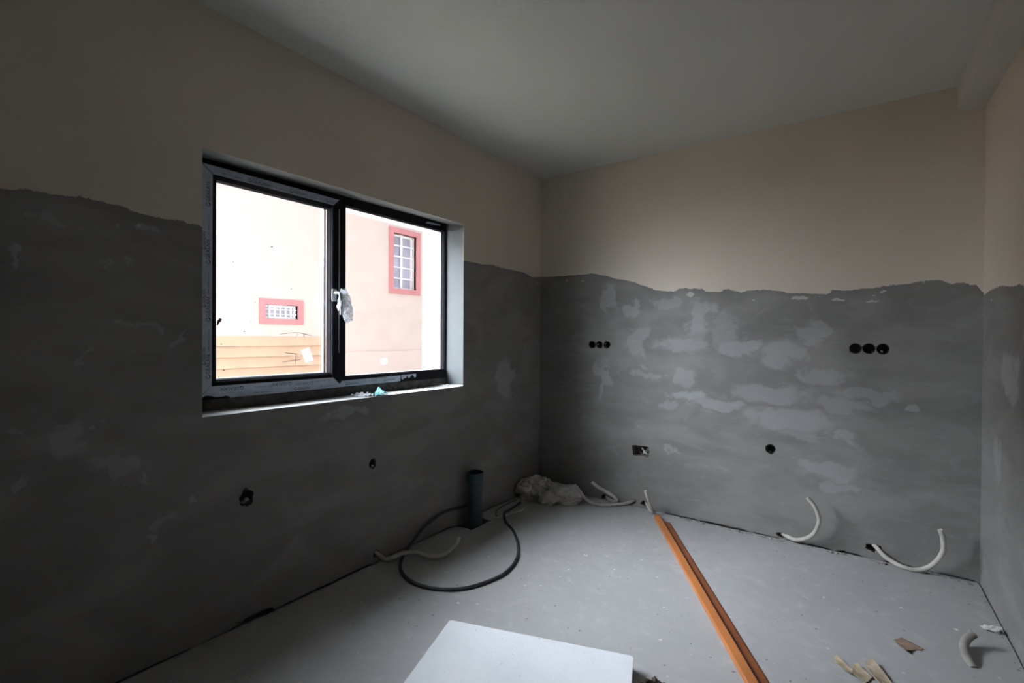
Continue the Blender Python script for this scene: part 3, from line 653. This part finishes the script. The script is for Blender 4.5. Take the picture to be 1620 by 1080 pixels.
# scraps and crumbs
def scrap(pts, m_, label, curl, seed, th=.002):
    c = sum((Vector(p) for p in pts), Vector())/len(pts)
    bm = bmesh.new(); n = len(pts); ring = []
    K = 5
    rows = []
    ax = (Vector(pts[len(pts)//2])-Vector(pts[0])).normalized(); px = Vector((-ax.y, ax.x, 0))
    W_ = max(abs((Vector(p)-c).dot(px)) for p in pts)
    edge = []
    for i in range(n):
        a, b = Vector(pts[i]), Vector(pts[(i+1) % n])
        for q in range(4): edge.append(a.lerp(b, q/4)+Vector((random.uniform(-.002, .002), random.uniform(-.002, .002), 0)))
    def lift(p): s = (p-c).dot(px)/W_; return curl*s*s+.002+.003*abs(noise.noise(p*40+Vector((seed, 0, 0))))
    for r in range(K+1):
        if r == 0: rows.append([bm.verts.new(c+Vector((0, 0, lift(c))))])
        else: rows.append([bm.verts.new((lambda p: Vector((p.x, p.y, lift(p))))(c.lerp(e, r/K))) for e in edge])
    m_n = len(edge)
    for i in range(m_n): bm.faces.new((rows[0][0], rows[1][i], rows[1][(i+1) % m_n]))
    for r in range(1, K):
        for i in range(m_n): bm.faces.new((rows[r][i], rows[r+1][i], rows[r+1][(i+1) % m_n], rows[r][(i+1) % m_n]))
    bmesh.ops.recalc_face_normals(bm, faces=bm.faces); bmesh.ops.solidify(bm, geom=bm.faces[:], thickness=th)
    return tag(link('cardboard_scrap', bm, m_), label, 'cardboard scrap', 'torn cardboard scraps on the floor at the right')
scrap([(2.306, -0.873, 0), (2.334, -0.847, 0), (2.401, -0.878, 0), (2.367, -0.912, 0), (2.339, -0.952, 0)], M_CARD2, 'brown torn cardboard scrap lying alone on the floor, farthest back', .012, 1)
scrap([(2.103, -1.162, 0), (2.115, -1.150, 0), (2.165, -1.200, 0), (2.160, -1.240, 0), (2.128, -1.223, 0)], M_CARD, 'tan torn cardboard scrap, left one of the three together', .012, 2)
scrap([(2.165, -1.165, 0), (2.180, -1.16, 0), (2.222, -1.212, 0), (2.202, -1.27, 0), (2.163, -1.245, 0)], M_CARD, 'tan torn cardboard scrap, middle one of the three together', .016, 3)
scrap([(2.205, -1.121, 0), (2.230, -1.10, 0), (2.292, -1.222, 0), (2.262, -1.272, 0), (2.230, -1.223, 0)], M_CARD, 'curled tan cardboard scrap, right one of the three together', .018, 4)
def chip(x, y, r, m_, sd, z=0):
    return blob((x, y, r*.28), (r, r*random.uniform(.5, .9), r*.45), .8, 1.5, 2, flat=0.0006, seed=sd)
bm = bmesh.new()
def addto(bm, b2):
    me = bpy.data.meshes.new('x'); b2.to_mesh(me); b2.free(); bm.from_mesh(me); bpy.data.meshes.remove(me)
for i in range(120):
    x = random.uniform(1.15, W-.03); y = -abs(random.gauss(0, .018))-.028; r = random.choice((.003, .004, .006, .009, .013))
    addto(bm, chip(x, y, r, 0, i*.7))
for i in range(50):
    y = random.uniform(-2.7, -1.2); addto(bm, chip(abs(random.gauss(0, .02))+.008, y, random.choice((.003, .005, .008)), 0, i*.9))
for i in range(24):
    y = random.uniform(-1.2, -.1); addto(bm, chip(W-.012-abs(random.gauss(0, .012)), y, random.choice((.004, .006)), 0, i*1.3))
for i in range(170):
    x = random.uniform(.35, 2.6); y = random.uniform(-2.3, -.1)
    if .7 < x < 1.65 and y < -1.6: continue
    addto(bm, chip(x, y, random.choice((.0012, .0018, .0025)), 0, i*.37))
tag(link('mortar_crumbs', bm, M_LUMP), 'small grey mortar crumbs strewn along the foot of the walls', 'rubble', kind='stuff')
bm = bmesh.new()
for i, (x, y, r) in enumerate([(1.514, -1.451, .010), (1.33, -0.944, .006), (1.114, -1.002, .005), (1.473, -0.839, .006), (0.917, -0.942, .009), (0.395, -1.564, .008), (0.665, -1.416, .004), (0.649, -1.745, .009), (0.492, -1.485, .005), (1.448, -1.206, .006), (1.194, -0.806, .005), (0.914, -1.148, .006), (.905, -.941, .006), (2.051, -.657, .006), (2.35, -.55, .009), (2.53, -.62, .012), (2.58, -.60, .012)]):
    b2 = blob((x, y, .0012), (r, r*.7, .002), .8, 1.6, 2, flat=.0004, seed=i); addto(bm, b2)
tag(link('plaster_flakes', bm, M_LUMPW), 'tiny white plaster flakes scattered over the grey floor', 'rubble', kind='stuff')
tag(link('rubble_lump', blob((2.660, -.545, .012), (.034, .020, .016), .7, 1.4, 4, flat=.001, seed=3.3), M_LUMPW), 'pale lump of plaster rubble on the floor at the foot of the right wall', 'rubble')

# ------------------------------------------------------------ outside
link('ground_outside', boxes(((-14, -14, -.7), (-.38, 14, -.5))), M_GROUND, kind='structure').name = 'floor_outside'
D = -4.7
hs = thing('neighbour_house', 'peach rendered house with red framed windows seen through the window', 'house', (D-2, 0, -.5))
def hl(name, bm, m_, parent=hs, **k):
    o = link(name, bm, m_); o.parent = parent
    p = parent
    while p: o.location -= p.location; p = p.parent
    for a, b in k.items(): o[a] = b
    return o
def with_holes(x0, x1, ys, zs, holes):
    """wall built of blocks round the window openings"""
    bm = bmesh.new()
    for a, b in zip(ys, ys[1:]):
        for c_, d_ in zip(zs, zs[1:]):
            if not any(h[0] <= a and b <= h[1] and h[2] <= c_ and d_ <= h[3] for h in holes): box(bm, (x0, a, c_), (x1, b, d_))
    bmesh.ops.remove_doubles(bm, verts=bm.verts, dist=1e-5)
    return bm
TW = (2.38, 2.945, 2.155, 3.17); VW = (.05, .54, 1.515, 1.715)
hl('wall', with_holes(D-.3, D, [-5.0, VW[0], VW[1], TW[0], TW[1], 5.2], [-.5, VW[2], VW[3], TW[2], TW[3], 3.45], [TW, VW]), M_PEACH)
bm = bmesh.new()
for z in (1.257, 1.107, .957, .807, .657, .507, .357, .207, .057, -.093, -.243, -.393):
    prism(bm, [(D-.001, -5, z), (D+.006, -5, z), (D+.045, -5, z-.140), (D-.001, -5, z-.145)], (0, 6.2, 0))
hl('cladding', bm, M_SIDING, label='ochre horizontal cladding boards')
hl('plinth', boxes(((D, 1.25, -.5), (D+.04, 5.2, 1.0))), M_PEACH)
def surround(h, w, name='window_surround'):
    y0, y1, z0, z1 = h
    return hl(name, boxes(((D-.05, y0-w, z0-w), (D+.03, y0, z1+w)), ((D-.05, y1, z0-w), (D+.03, y1+w, z1+w)), ((D-.05, y0, z1), (D+.03, y1, z1+w)), ((D-.05, y0, z0-w), (D+.03, y1, z0))), M_RED, label='red window surround')
surround(TW, .095); surround(VW, .085)
def farwin(h, nx, nz, bw, rec=.11):
    y0, y1, z0, z1 = h
    f = hl('window', boxes(((D-rec-.03, y0, z0), (D-rec, y0+.03, z1)), ((D-rec-.03, y1-.03, z0), (D-rec, y1, z1)), ((D-rec-.03, y0+.03, z0), (D-rec, y1-.03, z0+.03)), ((D-rec-.03, y0+.03, z1-.03), (D-rec, y1-.03, z1))), M_BAR)
    p = link('pane', boxes(((D-rec-.025, y0+.03, z0+.03), (D-rec-.015, y1-.03, z1-.03))), M_FARGLASS); p.parent = f; p.location = (0, 0, 0)
    bm = bmesh.new()
    for i in range(1, nx): y = y0+(y1-y0)*i/nx; box(bm, (D-rec+.002, y-bw*.9, z0), (D-rec+.02, y+bw*.9, z1))
    for i in range(1, nz): z = z0+(z1-z0)*i/nz; box(bm, (D-rec+.021, y0, z-bw/2), (D-rec+.03, y1, z+bw/2))
    b = link('bars', bm, M_BAR); b.parent = f
farwin(TW, 2, 5, .025); farwin(VW, 6, 3, .012, .05)
hl('wall', boxes(((D-7, -5.0, -.5), (D-.3001, 5.2, 3.45))), M_PEACH)
hl('roof', boxes(((D-7.05, -5.05, 3.45), (D+.06, 5.25, 3.52))), M_ROOF)
